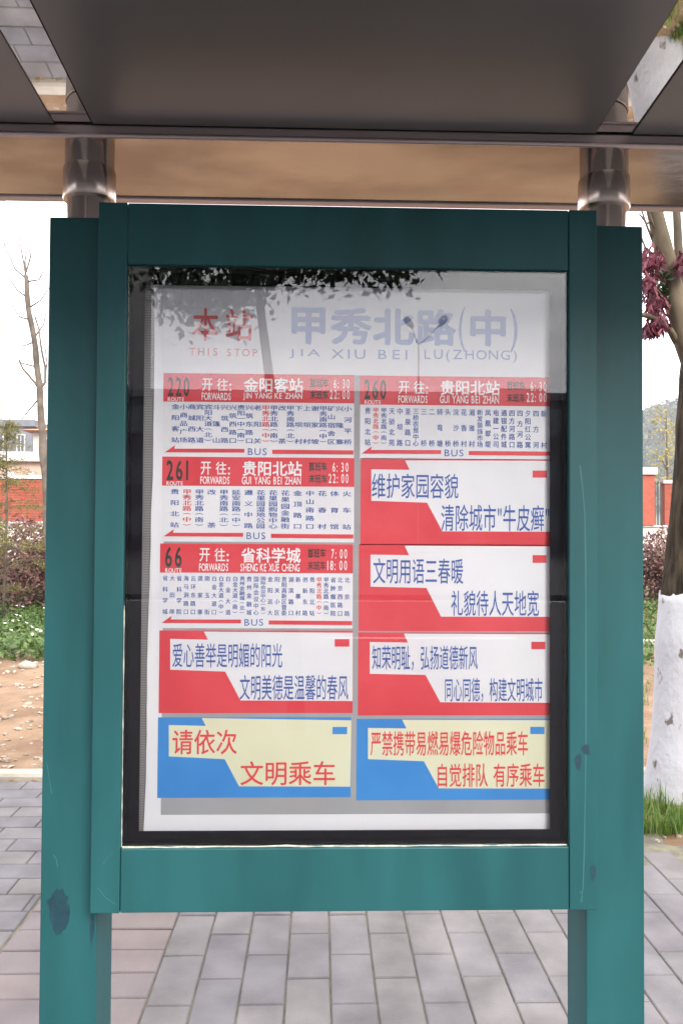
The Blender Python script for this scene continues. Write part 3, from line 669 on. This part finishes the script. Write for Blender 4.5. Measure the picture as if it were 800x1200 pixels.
# hanging crimson cluster
b = MB()
for i in range(1500):
    cx, cy, rx, ry = random.choice([(764, 303, 11, 15), (760, 330, 9, 14), (768, 352, 11, 12), (772, 375, 9, 10), (764, 382, 7, 8), (800, 305, 6, 10)])
    p = at(cx + random.gauss(0, rx * .45), cy + random.gauss(0, ry * .45), TY - .1 + random.gauss(0, .06))
    d = Vector((random.gauss(0, .5), random.gauss(0, .5), -1)).normalized()
    L = random.uniform(.025, .075); s = d.orthogonal().normalized() * L * .14; s = Matrix.Rotation(random.random() * 6, 3, d) @ s
    mid = p + d * L * .5 + Vector((random.gauss(0, .008), random.gauss(0, .008), 0))
    b.add([p - s * .5, p + s * .5, mid + s, mid - s, p + d * L], [(0, 1, 2, 3), (3, 2, 4)])
b.build('bloom_cluster', M_redleaf, TR)
b = MB()
for i in range(260):
    p = at(random.gauss(770, 7), random.gauss(343, 12), TY - .02 + random.gauss(0, .05)); b.leaf(p, random.uniform(.03, .06))
b.build('dark_leaves', M_leaf, TR)  # dark green leaves behind the crimson cluster
put(TR, (tb, TY, 0))

# grass tufts round the foot
def tuft(b, x, y, z, n, h, spread=.05):
    for i in range(n):
        a = random.random() * 6.28; r = random.random() * spread; px, py = x + math.cos(a) * r, y + math.sin(a) * r
        L = h * random.uniform(.5, 1.1); la = random.random() * 6.28; ln = random.uniform(.1, .75) * L; w = random.uniform(.0018, .0034)
        d = Vector((math.cos(la), math.sin(la), 0)); s = Vector((-d.y, d.x, 0)) * w; p0 = Vector((px, py, z)); p1 = p0 + d * ln * .35 + Vector((0, 0, L * .6)); p2 = p0 + d * ln + Vector((0, 0, L))
        b.add([p0 - s, p0 + s, p1 + s * .8, p1 - s * .8, p2], [(0, 1, 2, 3), (3, 2, 4)])
b = MB()
for i in range(190):
    x = random.uniform(1.55, 3.2); y = random.uniform(3.9, 4.45) 
    if (x - tb) ** 2 + (y - TY) ** 2 < .03: continue
    tuft(b, x, y, pz(x, y) - .005, 26, random.uniform(.07, .17), .06)
for i in range(60): 
    x = random.uniform(1.2, 1.6); y = random.uniform(3.95, 4.7); tuft(b, x, y, pz(x, y), 14, random.uniform(.03, .09))
for i in range(160):
    x = random.uniform(.6, 4.5); y = random.uniform(5.05, 8.5); tuft(b, x, y, hz(x, y), 12, random.uniform(.04, .12))
tag(b.build('grass', M_grass), 'bright green grass tufts round the foot of the whitewashed tree', 'grass', kind='stuff')
b = MB()
for i in range(26000):
    y = 8.4 + random.random() ** 1.15 * 7.5; x = random.uniform(-9, 9) * (y / 12)
    if y < 9.3 and noise.noise(Vector((x * 1.3, y * 1.3, 4))) < -.05: continue
    if random.random() < .45: x = random.uniform(-.46, -.30) * y
    elif random.random() < .3: x = random.uniform(.36, .5) * y
    h = random.random() * (.16 + .12 * noise.noise(Vector((x, y, 2)))); b.leaf((x, y, hz(x, y) + h), random.uniform(.05, .10), up=1.2, asp=.55)
tag(b.build('ground_cover', M_weed), 'low green weeds with small white flowers behind the bare soil', 'weeds', kind='stuff')
b = MB()
for i in range(150):
    y = random.uniform(9.2, 14); x = random.uniform(-.5, -.28) * y; b.leaf((x, y, hz(x, y) + .17 + random.random() * .08), .045, up=3, asp=.9)
tag(b.build('weed_flowers', M_flower), 'small white flowers among the green weeds', 'flowers', kind='stuff')

# reddish purple shrubs in front of the wall
def shrub(x, y, w, h, lab, n=6000):
    r_ = thing('reddish_shrub', lab, 'shrub', group='reddish purple shrubs before the wall'); b = MB()
    z0 = hz(x, y)
    for k in range(16):
        a = random.random() * 6.28; e = Vector((math.cos(a) * w * .38 * random.random(), math.sin(a) * w * .38 * random.random(), h * random.uniform(.6, .95)))
        b.tube([(0, 0, 0), e * .5 + Vector((0, 0, .1)), e], [.018, .01, .004], 5)
    b.build('stem', M_greybark, r_); b = MB()
    cl = [(Vector((random.gauss(0, .3) * w, random.gauss(0, .3) * w, h * random.uniform(.3, .9))), random.uniform(.14, .3) * w) for k in range(22)]
    for i in range(n):
        c, rad = random.choice(cl); v = Vector((random.gauss(0, 1), random.gauss(0, 1), random.gauss(0, 1))).normalized() * rad * random.uniform(.5, 1.1)
        p = c + v; 
        if random.random() < .2: p.z *= random.random()
        if p.z > .03: b.leaf(p, random.uniform(.05, .10), up=.5, asp=.5)
    b.build('foliage', M_purple, r_); r_.location = (x, y, z0)
for (x, y, w, h, lab) in [(-5.35, 13.6, 1.5, 1.50, 'reddish shrub at the left edge of the photograph, before the conifer'), (-4.45, 13.2, 1.5, 1.45, 'reddish shrub just left of the left teal post'), (-3.4, 13.4, 1.5, 1.3, 'reddish shrub hidden mostly behind the left teal post'),
                          (-6.9, 13.9, 1.6, 1.5, 'reddish shrub farthest left, before the brick wall'), (5.6, 13.8, 1.4, 1.35, 'brownish shrub just right of the right teal post'), (6.9, 14.0, 1.5, 1.4, 'brownish shrub behind the whitewashed trunk'), (4.3, 13.8, 1.4, 1.3, 'reddish shrub hidden behind the right teal post'), (8.4, 14.0, 1.5, 1.4, 'reddish shrub farthest right, before the brick wall'),
    (-2.0, 13.7, 1.5, 1.35, 'reddish shrub hidden behind the left side of the poster'), (-.5, 13.5, 1.4, 1.3, 'reddish shrub hidden behind the left middle of the poster'), (1.1, 13.8, 1.5, 1.35, 'reddish shrub hidden behind the right middle of the poster'), (2.7, 13.6, 1.5, 1.3, 'reddish shrub hidden behind the right side of the poster')]:
    shrub(x, y, w, h, lab)

# young conifer, left
def conifer(x, y, h, lab):
    r_ = thing('conifer', lab, 'tree'); b = MB(); z0 = hz(x, y)
    b.tube([(0, 0, 0), (.03, 0, h * .5), (0, .02, h * .85), (.06, 0, h)], [.026, .018, .009, .003], 8); b.build('trunk', M_greybark, r_, smooth=True)
    b = MB(); bb = MB()
    for k in range(58):
        f = random.random() ** .8; z = h * (.14 + .84 * f); L = (1 - f) * .95 + .10; a = random.random() * 6.28
        d = Vector((math.cos(a), math.sin(a), random.uniform(-.05, .3)))
        tip = Vector((0, 0, z)) + d * L + Vector((0, 0, -.12 * L)); o = Vector((0, 0, z)); bb.tube([o, o.lerp(tip, .5) + Vector((0, 0, .04)), tip], [.008, .005, .002], 4)
        for j in range(int(18 + 44 * L)):
            g_ = random.random() ** .8; p = o.lerp(tip, g_) + Vector((random.gauss(0, .05), random.gauss(0, .05), random.gauss(0, .03)))
            for q in range(3): b.leaf(p, random.uniform(.04, .08), up=.2, asp=.16)
    bb.build('branches', M_greybark, r_); b.build('crown', M_conif, r_); r_.location = (x, y, z0)
conifer(-4.55, 11.6, 3.05, 'young yellowish green conifer before the brick wall on the left')
conifer(-7.4, 12.6, 2.6, 'smaller conifer left of the frame before the brick wall')

# pollarded bare tree, left
PT_ = thing('bare_tree', 'thin bare leaning tree with a cut-off top against the white sky', 'tree')
Yq = 10.5
def l2(pts, r0, r1, name, seed, amp=.02, n=8): return limb([at(x, y, Yq) for x, y in pts], r0, r1, M_greybark, n, name, .12, seed, amp, PT_)
base = at(60, 700, Yq); base.z = hz(base.x, Yq)
tq = limb([base, at(57, 620, Yq), at(52, 540, Yq), at(48, 480, Yq), at(43, 425, Yq), at(38, 380, Yq), at(30.5, 323, Yq)], .062, .030, M_greybark, 10, 'trunk', .16, 3, .03, PT_)
l2([(44, 452), (34, 440), (27, 432), (22, 422)], .018, .012, 'limb', 5)
l2([(47, 455), (52, 448), (53, 430), (49, 405), (46, 385), (41, 370)], .02, .010, 'limb', 8, .015)
l2([(52, 448), (56, 425), (54, 405), (48, 390)], .012, .006, 'twig', 9)
for k, (x1, y1, x2, y2, xx, yy) in enumerate([(31, 325, 26, 295, 20, 262), (31, 327, 30, 305, 32, 290), (31, 326, 18, 315, 6, 285), (32, 330, 45, 328, 54, 312), (34, 350, 20, 340, 5, 318), (36, 360, 48, 352, 60, 335), (38, 375, 25, 372, 8, 350), (40, 395, 52, 380, 58, 360), (43, 430, 25, 425, 15, 405), (45, 468, 35, 480, 26, 492), (30, 325, 36, 300, 30, 270), (40, 400, 28, 405, 10, 400)]):
    l2([(x1, y1), (x2, y2), (xx, yy)], .013, .006, 'twig', 20 + k, .03, 5)
put(PT_, tuple(base))
# two more bare saplings, small yellow trees before the hill, right
def sapling(x, y, h, m, lab, n=260, sz=.16, name='sapling'):
    r_ = thing(name, lab, 'tree'); b = MB(); z0 = hz(x, y); c = []
    b.tube([(0, 0, 0), (.05, 0, h * .5), (0, 0, h)], [.06, .04, .012], 7)
    for k in range(18):
        z = h * random.uniform(.35, .97); a = random.random() * 6.28; L = random.uniform(.3, .9) * (1.25 - z / h) * h * .3; e = Vector((math.cos(a) * L, math.sin(a) * L, z + L * .7)); b.tube([(0, 0, z), e], [.014, .004], 5); c.append(e)
    b.build('trunk', M_greybark, r_); b = MB()
    for i in range(n): b.leaf(random.choice(c) + Vector((random.gauss(0, .14), random.gauss(0, .14), random.gauss(0, .14))) * h / 4, random.uniform(.5, 1) * sz, up=.4)
    b.build('crown', m, r_); r_.location = (x, y, z0)
M_yel = mat('yellowish_leaf', (.30, .25, .05, 1), .7, rnd=[(.5, .5, .5, 1), (1, 1, 1, 1), (1.3, 1.3, 1.2, 1)], transl=.3)
sapling(11.9, 27, 5.0, M_yel, 'yellow-leaved young tree behind the brick wall, just right of the right post', 420, .14)
sapling(13.3, 29, 4.9, M_yel, 'yellow-leaved young tree behind the brick wall, nearest the tree trunk', 380, .14)
sapling(12.2, 33, 6.2, M_hilltree, 'thin green young tree behind the brick wall on the right', 500, .16)

# ------------------------------------------------------------------ WALL AND BUILDINGS
M_redb = mat('red_brick_cladding', (.21, .044, .023, 1), .75, col2=(.26, .058, .031, 1), scale=9, bump=.3, rnd=[(.86, .86, .86, 1), (1, 1, 1, 1), (1.12, 1.1, 1.1, 1)])
M_cap = mat('white_coping', (.48, .47, .46, 1), .7, col2=(.38, .37, .36, 1), scale=6)
M_plint = mat('pale_render', (.50, .47, .43, 1), .8, col2=(.42, .40, .36, 1), scale=3)
M_iron = mat('dark_iron', (.03, .03, .035, 1), .5)
YW = 21.0
WL = thing('brick_wall', 'red brick garden wall with white coping and pillars behind the shrubs', 'wall')
z0w = .3; zb_ = at(20, 611, YW).z; zt_ = at(20, 561, YW).z
B(-22, 22, YW + .02, YW + .24, -.3, zb_ - .05).build('plinth', M_plint, WL); B(-22, 22, YW - .03, YW + .28, zb_ - .05, zb_).build('plinth_ledge', M_cap, WL)
pxs = sorted([-21.5, -17.2, -12.6, at(48.6, 590, YW).x + .55, at(-75, 590, YW).x, -2, 2.5, 5.2, at(759, 590, YW).x - .05, 12.8, 16.9, 21.4])
for i, x in enumerate(pxs):
    q = B(x - .19, x + .19, YW - .08, YW + .30, zb_, zt_ + .22).build('pillar', M_redb, WL); B(x - .25, x + .25, YW - .14, YW + .36, zt_ + .22, zt_ + .42).build('pillar_cap', M_cap, q, bevel=.02)
    if i < len(pxs) - 1:
        x2 = pxs[i + 1]
        B(x + .50, x2 - .50, YW + .02, YW + .22, zb_, zt_).build('wall_panel', M_redb, WL)
        B(x + .46, x2 - .46, YW - .02, YW + .26, zt_, zt_ + .09).build('coping', M_cap, WL)
        rg = MB()
        for xx in (x + .27, x + .35, x + .43, x2 - .27, x2 - .35, x2 - .43): rg.box(xx - .012, xx + .012, YW + .08, YW + .11, zb_, zt_ + .05)
        rg.build('iron_bars', M_iron, WL)
# brickwork courses on the panels: one joined field of thin bricks set proud of the wall
b = MB()
for i in range(len(pxs) - 1):
    xa, xb = pxs[i] + .50, pxs[i + 1] - .50
    if xb < -16 or xa > 16: continue
    row = 0; z = zb_ + .006
    while z + .062 < zt_:
        x = xa - (.12 if row % 2 else 0)
        while x < xb:
            a_, c_ = max(xa, x + .005), min(xb, x + .235)
            if c_ - a_ > .03: b.add([(a_, YW + .012, z), (c_, YW + .012, z), (c_, YW + .012, z + .058), (a_, YW + .012, z + .058)], [(0, 1, 2, 3)])
            x += .24
        z += .068; row += 1
tag(b.build('brickwork', M_redb, WL), kind='stuff')

M_wallp = mat('pinkish_render', (.34, .235, .18, 1), .85, col2=(.37, .27, .21, 1), scale=2)
M_wallw = mat('off_white_render', (.38, .355, .32, 1), .85, col2=(.33, .31, .285, 1), scale=2)
M_greyw = mat('grey_metal_cladding', (.10, .105, .12, 1), .6, col2=(.12, .125, .14, 1), scale=2)
M_darkst = mat('dark_stone_facade', (.022, .022, .024, 1), .7, col2=(.03, .029, .031, 1), scale=2)
M_roof = mat('orange_clay_tiles', (.48, .17, .06, 1), .8, col2=(.58, .25, .10, 1), scale=8, bump=.5)
M_win = mat('dark_window', (.05, .06, .07, 1), .15, col2=(.10, .12, .14, 1), scale=2)
def building(x0, x1, y0, y1, z1, mw, lab, floors, nwin, roof=None, rz=0, ww=.55, name='building', balc=False, flat=.4, zb0=0, mf=None):
    r_ = thing(name, lab, 'building'); B(x0, x1, y0, y1, zb0 - .5, z1).build('wall', mw, r_)
    fh = (z1 - zb0) / floors; sp = (x1 - x0) / nwin; facing = y0 if y0 > 0 else y1; s = -1 if y0 > 0 else 1
    for f in range(floors):
        for i in range(nwin):
            cx = x0 + sp * (i + .5); w = sp * ww / 2; za = zb0 + fh * f + fh * .30; zc = zb0 + fh * (f + 1) - fh * .16
            ya, yb = sorted((facing, facing + s * .10)); fr_ = MB()
            for q in ((cx - w - .08, cx - w, za - .08, zc + .08), (cx + w, cx + w + .08, za - .08, zc + .08), (cx - w, cx + w, zc, zc + .08), (cx - w, cx + w, za - .08, za), (cx - .03, cx + .03, za, zc)): fr_.box(q[0], q[1], ya, yb, q[2], q[3])
            o = fr_.build('window', mf or M_cap, r_); ya, yb = sorted((facing, facing + s * .04)); B(cx - w, cx + w, ya, yb, za, zc).build('pane', M_win, o)
            if balc:
                ya, yb = sorted((facing, facing + s * 1.3)); B(cx - w - .5, cx + w + .5, ya, yb, zb0 + fh * f - .1, zb0 + fh * f + .95).build('balcony', mw, r_)
    if roof:
        ym = (y0 + y1) / 2; b = MB(); e = .6
        b.add([(x0 - e, y0 - e, z1), (x1 + e, y0 - e, z1), (x1 + e, y1 + e, z1), (x0 - e, y1 + e, z1), (x0 + (y1 - y0) * .4, ym, z1 + roof), (x1 - (y1 - y0) * .4, ym, z1 + roof)], [(0, 1, 5, 4), (1, 2, 5), (2, 3, 4, 5), (3, 0, 4), (3, 2, 1, 0)])
        b.build('roof', M_roof, r_)
    else: B(x0 - .25, x1 + .25, y0 - .25, y1 + .25, z1 + .002, z1 + flat).build('roof_parapet', M_cap if mw not in (M_greyw, M_darkst) else M_greyw, r_)
    return r_
def bx(px, Y): return at(px, 600, Y).x
def bz(py, Y): return at(30, py, Y).z
building(bx(-120, 34), bx(50, 34), 34, 42, bz(541, 34), M_wallp, 'low pinkish building just above the garden wall on the left', 1, 7, None, ww=.12, zb0=1)
building(bx(-190, 60), bx(36.5, 60), 60, 75, bz(500, 60), M_greyw, 'flat-roofed grey building behind the conifer on the left', 2, 9, None, zb0=1, ww=.3, flat=.5)
building(bx(38, 52), bx(120, 52), 52, 62, bz(505, 52), M_wallw, 'pale house with orange tiled roof beside the left teal post', 2, 3, 1.1, zb0=1, ww=.4)
building(bx(-150, 130), bx(1.5, 140), 130, 140, bz(175, 130), M_wallw, 'tall pale tower block with balconies at the left edge', 18, 5, None, zb0=1, ww=.5, name='tower_block', balc=True)

# hill on the right with its woods
M_hill = mat('wooded_hill', (.045, .06, .035, 1), .95, col2=(.10, .095, .06, 1), scale=.03, detail=8)
b = MB()
def hh(x, y):
    u = (x - 330) / 200; v = (y - 560) / 130
    return 1.5 + 97 * math.exp(-(u * u) ** 1.0 * .8 - v * v) + 6 * noise.noise(Vector((x * .02, y * .02, 0))) * math.exp(-v * v)
xs2 = [20 + i * 8 for i in range(90)]; ys2 = [330 + i * 9 for i in range(60)]
for y in ys2:
    for x in xs2: b.v.append((x, y, hh(x, y) if 335 < y < 850 and x < 725 else 0))
nx2 = len(xs2)
for j in range(len(ys2) - 1):
    for i in range(nx2 - 1): b.f.append((j * nx2 + i, j * nx2 + i + 1, (j + 1) * nx2 + i + 1, (j + 1) * nx2 + i))
tag(b.build('hill', M_hill, smooth=True), kind='structure')
b = MB()
for i in range(4200):
    x = random.uniform(150, 420); y = random.uniform(380, 590); z = hh(x, y); s = random.uniform(2.2, 4.5)
    for k in range(9): b.leaf((x + random.gauss(0, s * .45), y + random.gauss(0, s * .4), z + s * random.uniform(.2, 1.5)), s * .85, asp=.8)
tag(b.build('hillside_wood', M_hilltree), 'far-off wood covering the hazy hill on the right', 'woods', kind='stuff')

# ------------------------------------------------------------------ ACROSS THE STREET (seen in the glass)
b = B(-90, 90, -49.9, -15.2, -.16, -.02).build('far_pavement', M_asph); tag(b, kind='structure')
def rx(px, d): return (px - 375) / FP * d
building(-48, -14.8, -66, -50.5, 24, M_darkst, 'tall dark block added across the street behind the camera to darken the left of the glass', 7, 8, None, ww=.6, flat=.5, mf=M_darkst)  # unseen block added to keep the sky reflection off the glass's left edge
building(-14.4, 28, -66, -50, 10.3, M_darkst, 'long flat-roofed block across the street, behind the camera', 3, 8, None, ww=.6, flat=.5, mf=M_darkst)
building(29, 60, -70, -52, 9.6, M_darkst, 'shorter flat-roofed block across the street, behind the camera', 3, 7, None, ww=.6, flat=.4, mf=M_darkst)
hut = B(12.2, 15.6, -54, -51, 10.8, 11.35).build('roof_hut', M_darkst, [o for o in COL.objects if o.get('label', '').startswith('long flat-roofed')][0], bevel=.25)
# double-headed street lamp
M_pole = mat('grey_lamp_pole', (.2, .21, .22, 1), .4, .6)
M_lamp = mat('frosted_lamp_head', (.30, .32, .34, 1), .35)
d = 24.0; lx = rx(490, d); ly = 3.34 - d
def rz_(py): return 1.5 + (620 - py) / FP * d
LP = thing('street_lamp', 'double-headed street lamp across the street, reflected in the glass', 'street lamp')
zt2 = rz_(402)
MB().lathe([(.07, -.1), (.035, 1), (.022, zt2)], (lx, ly, 0), 14).build('pole', M_pole, LP, smooth=True)
for s, px, py in ((-1, 481, 378), (1, 516, 376)):
    e = Vector((rx(px, d), ly, rz_(py))); o = Vector((lx, ly, zt2))
    arm = MB().tube([o, o.lerp(e, .4) + Vector((0, 0, -.05)), e], [.022, .018, .016], 8).build('arm', M_pole, LP, smooth=True)
    b = MB(); b.lathe([(0, -.26), (.07, -.2), (.11, -.06), (.12, .06), (.08, .15), (0, .18)], (0, 0, 0), 16)
    o2 = b.build('lamp_head', M_lamp, LP, smooth=True); o2.rotation_euler = (0, R(38) * s, 0); o2.location = e + Vector((.08 * s, 0, .1))
put(LP, (lx, ly, 0))
# street tree behind the camera whose leaves show in the glass
def leafy_tree(name, x, y, z_low, z_high, rad, lab, n, sz, lean=0, droop=None):
    r_ = thing(name, lab, 'tree'); b = MB(); b.tube([(0, 0, -.05), (lean * .3, 0, z_low * .5), (lean, 0, z_low + .3), (lean, 0, z_high - .6)], [.075, .045, .025, .015], 12, jit=.08); 
    b.build('trunk', M_greybark, r_, smooth=True); b = MB(); bb = MB(); cl = []
    for k in range(36):
        a = random.random() * 6.28; L = rad * random.uniform(.3, 1); zz = random.uniform(z_low + .25, z_high)
        e = Vector((lean + math.cos(a) * L, math.sin(a) * L, zz)); o = Vector((lean, 0, z_low + (zz - z_low) * .4)); b.tube([o, o.lerp(e, .5) + Vector((0, 0, .15)), e], [.025, .015, .005], 5); cl.append(e)
    if droop: cl += [Vector(q) - Vector((x, y, 0)) for q in droop] * 3
    b.build('branches', M_greybark, r_)
    for i in range(n):
        c = random.choice(cl); bb.leaf(c + Vector((random.gauss(0, .15), random.gauss(0, .2), random.gauss(0, .09))), sz * random.uniform(.6, 1.2), asp=.55)
    bb.build('crown', M_leaf, r_); r_.location = (x, y, 0)
d = 6.2; yT = 3.34 - d
vp = lambda px, py: (rx(px, d), yT + random.uniform(-.15, .15), 1.5 + (620 - py) / FP * d)
leafy_tree('leafy_street_tree', rx(350, d), yT, 3.75, 5.4, 1.15, 'leafy street tree at the road kerb behind the camera', 5200, .085, -.42, [vp(x, y) for x, y in ((205, 322), (222, 352), (238, 366), (258, 352), (272, 338), (295, 318), (330, 312), (370, 308), (215, 300), (420, 308), (462, 306))])
for o in ((-9, -17.5, 'leafy tree across the street, left of the lamp, behind the camera'), (10, -18.5, 'leafy tree across the street, right of the lamp, behind the camera')):
    leafy_tree('leafy_street_tree', o[0], o[1], 2.2, 4.1, 1.4, o[2], 1800, .2)

# ------------------------------------------------------------------ haze
M_haze = bpy.data.materials.new('haze'); M_haze.use_nodes = True; t = M_haze.node_tree; t.nodes.remove(t.nodes['Principled BSDF'])
pv = N(t, 'ShaderNodeVolumePrincipled'); pv.inputs['Color'].default_value = (.86, .9, .96, 1); pv.inputs['Density'].default_value = .00042; pv.inputs['Anisotropy'].default_value = .2
t.links.new(pv.outputs[0], t.nodes['Material Output'].inputs['Volume'])
hzb = B(-950, 950, -950, 950, -2.0, 120).build('haze', M_haze); tag(hzb, 'thin pale haze over the whole scene', 'haze', kind='stuff')
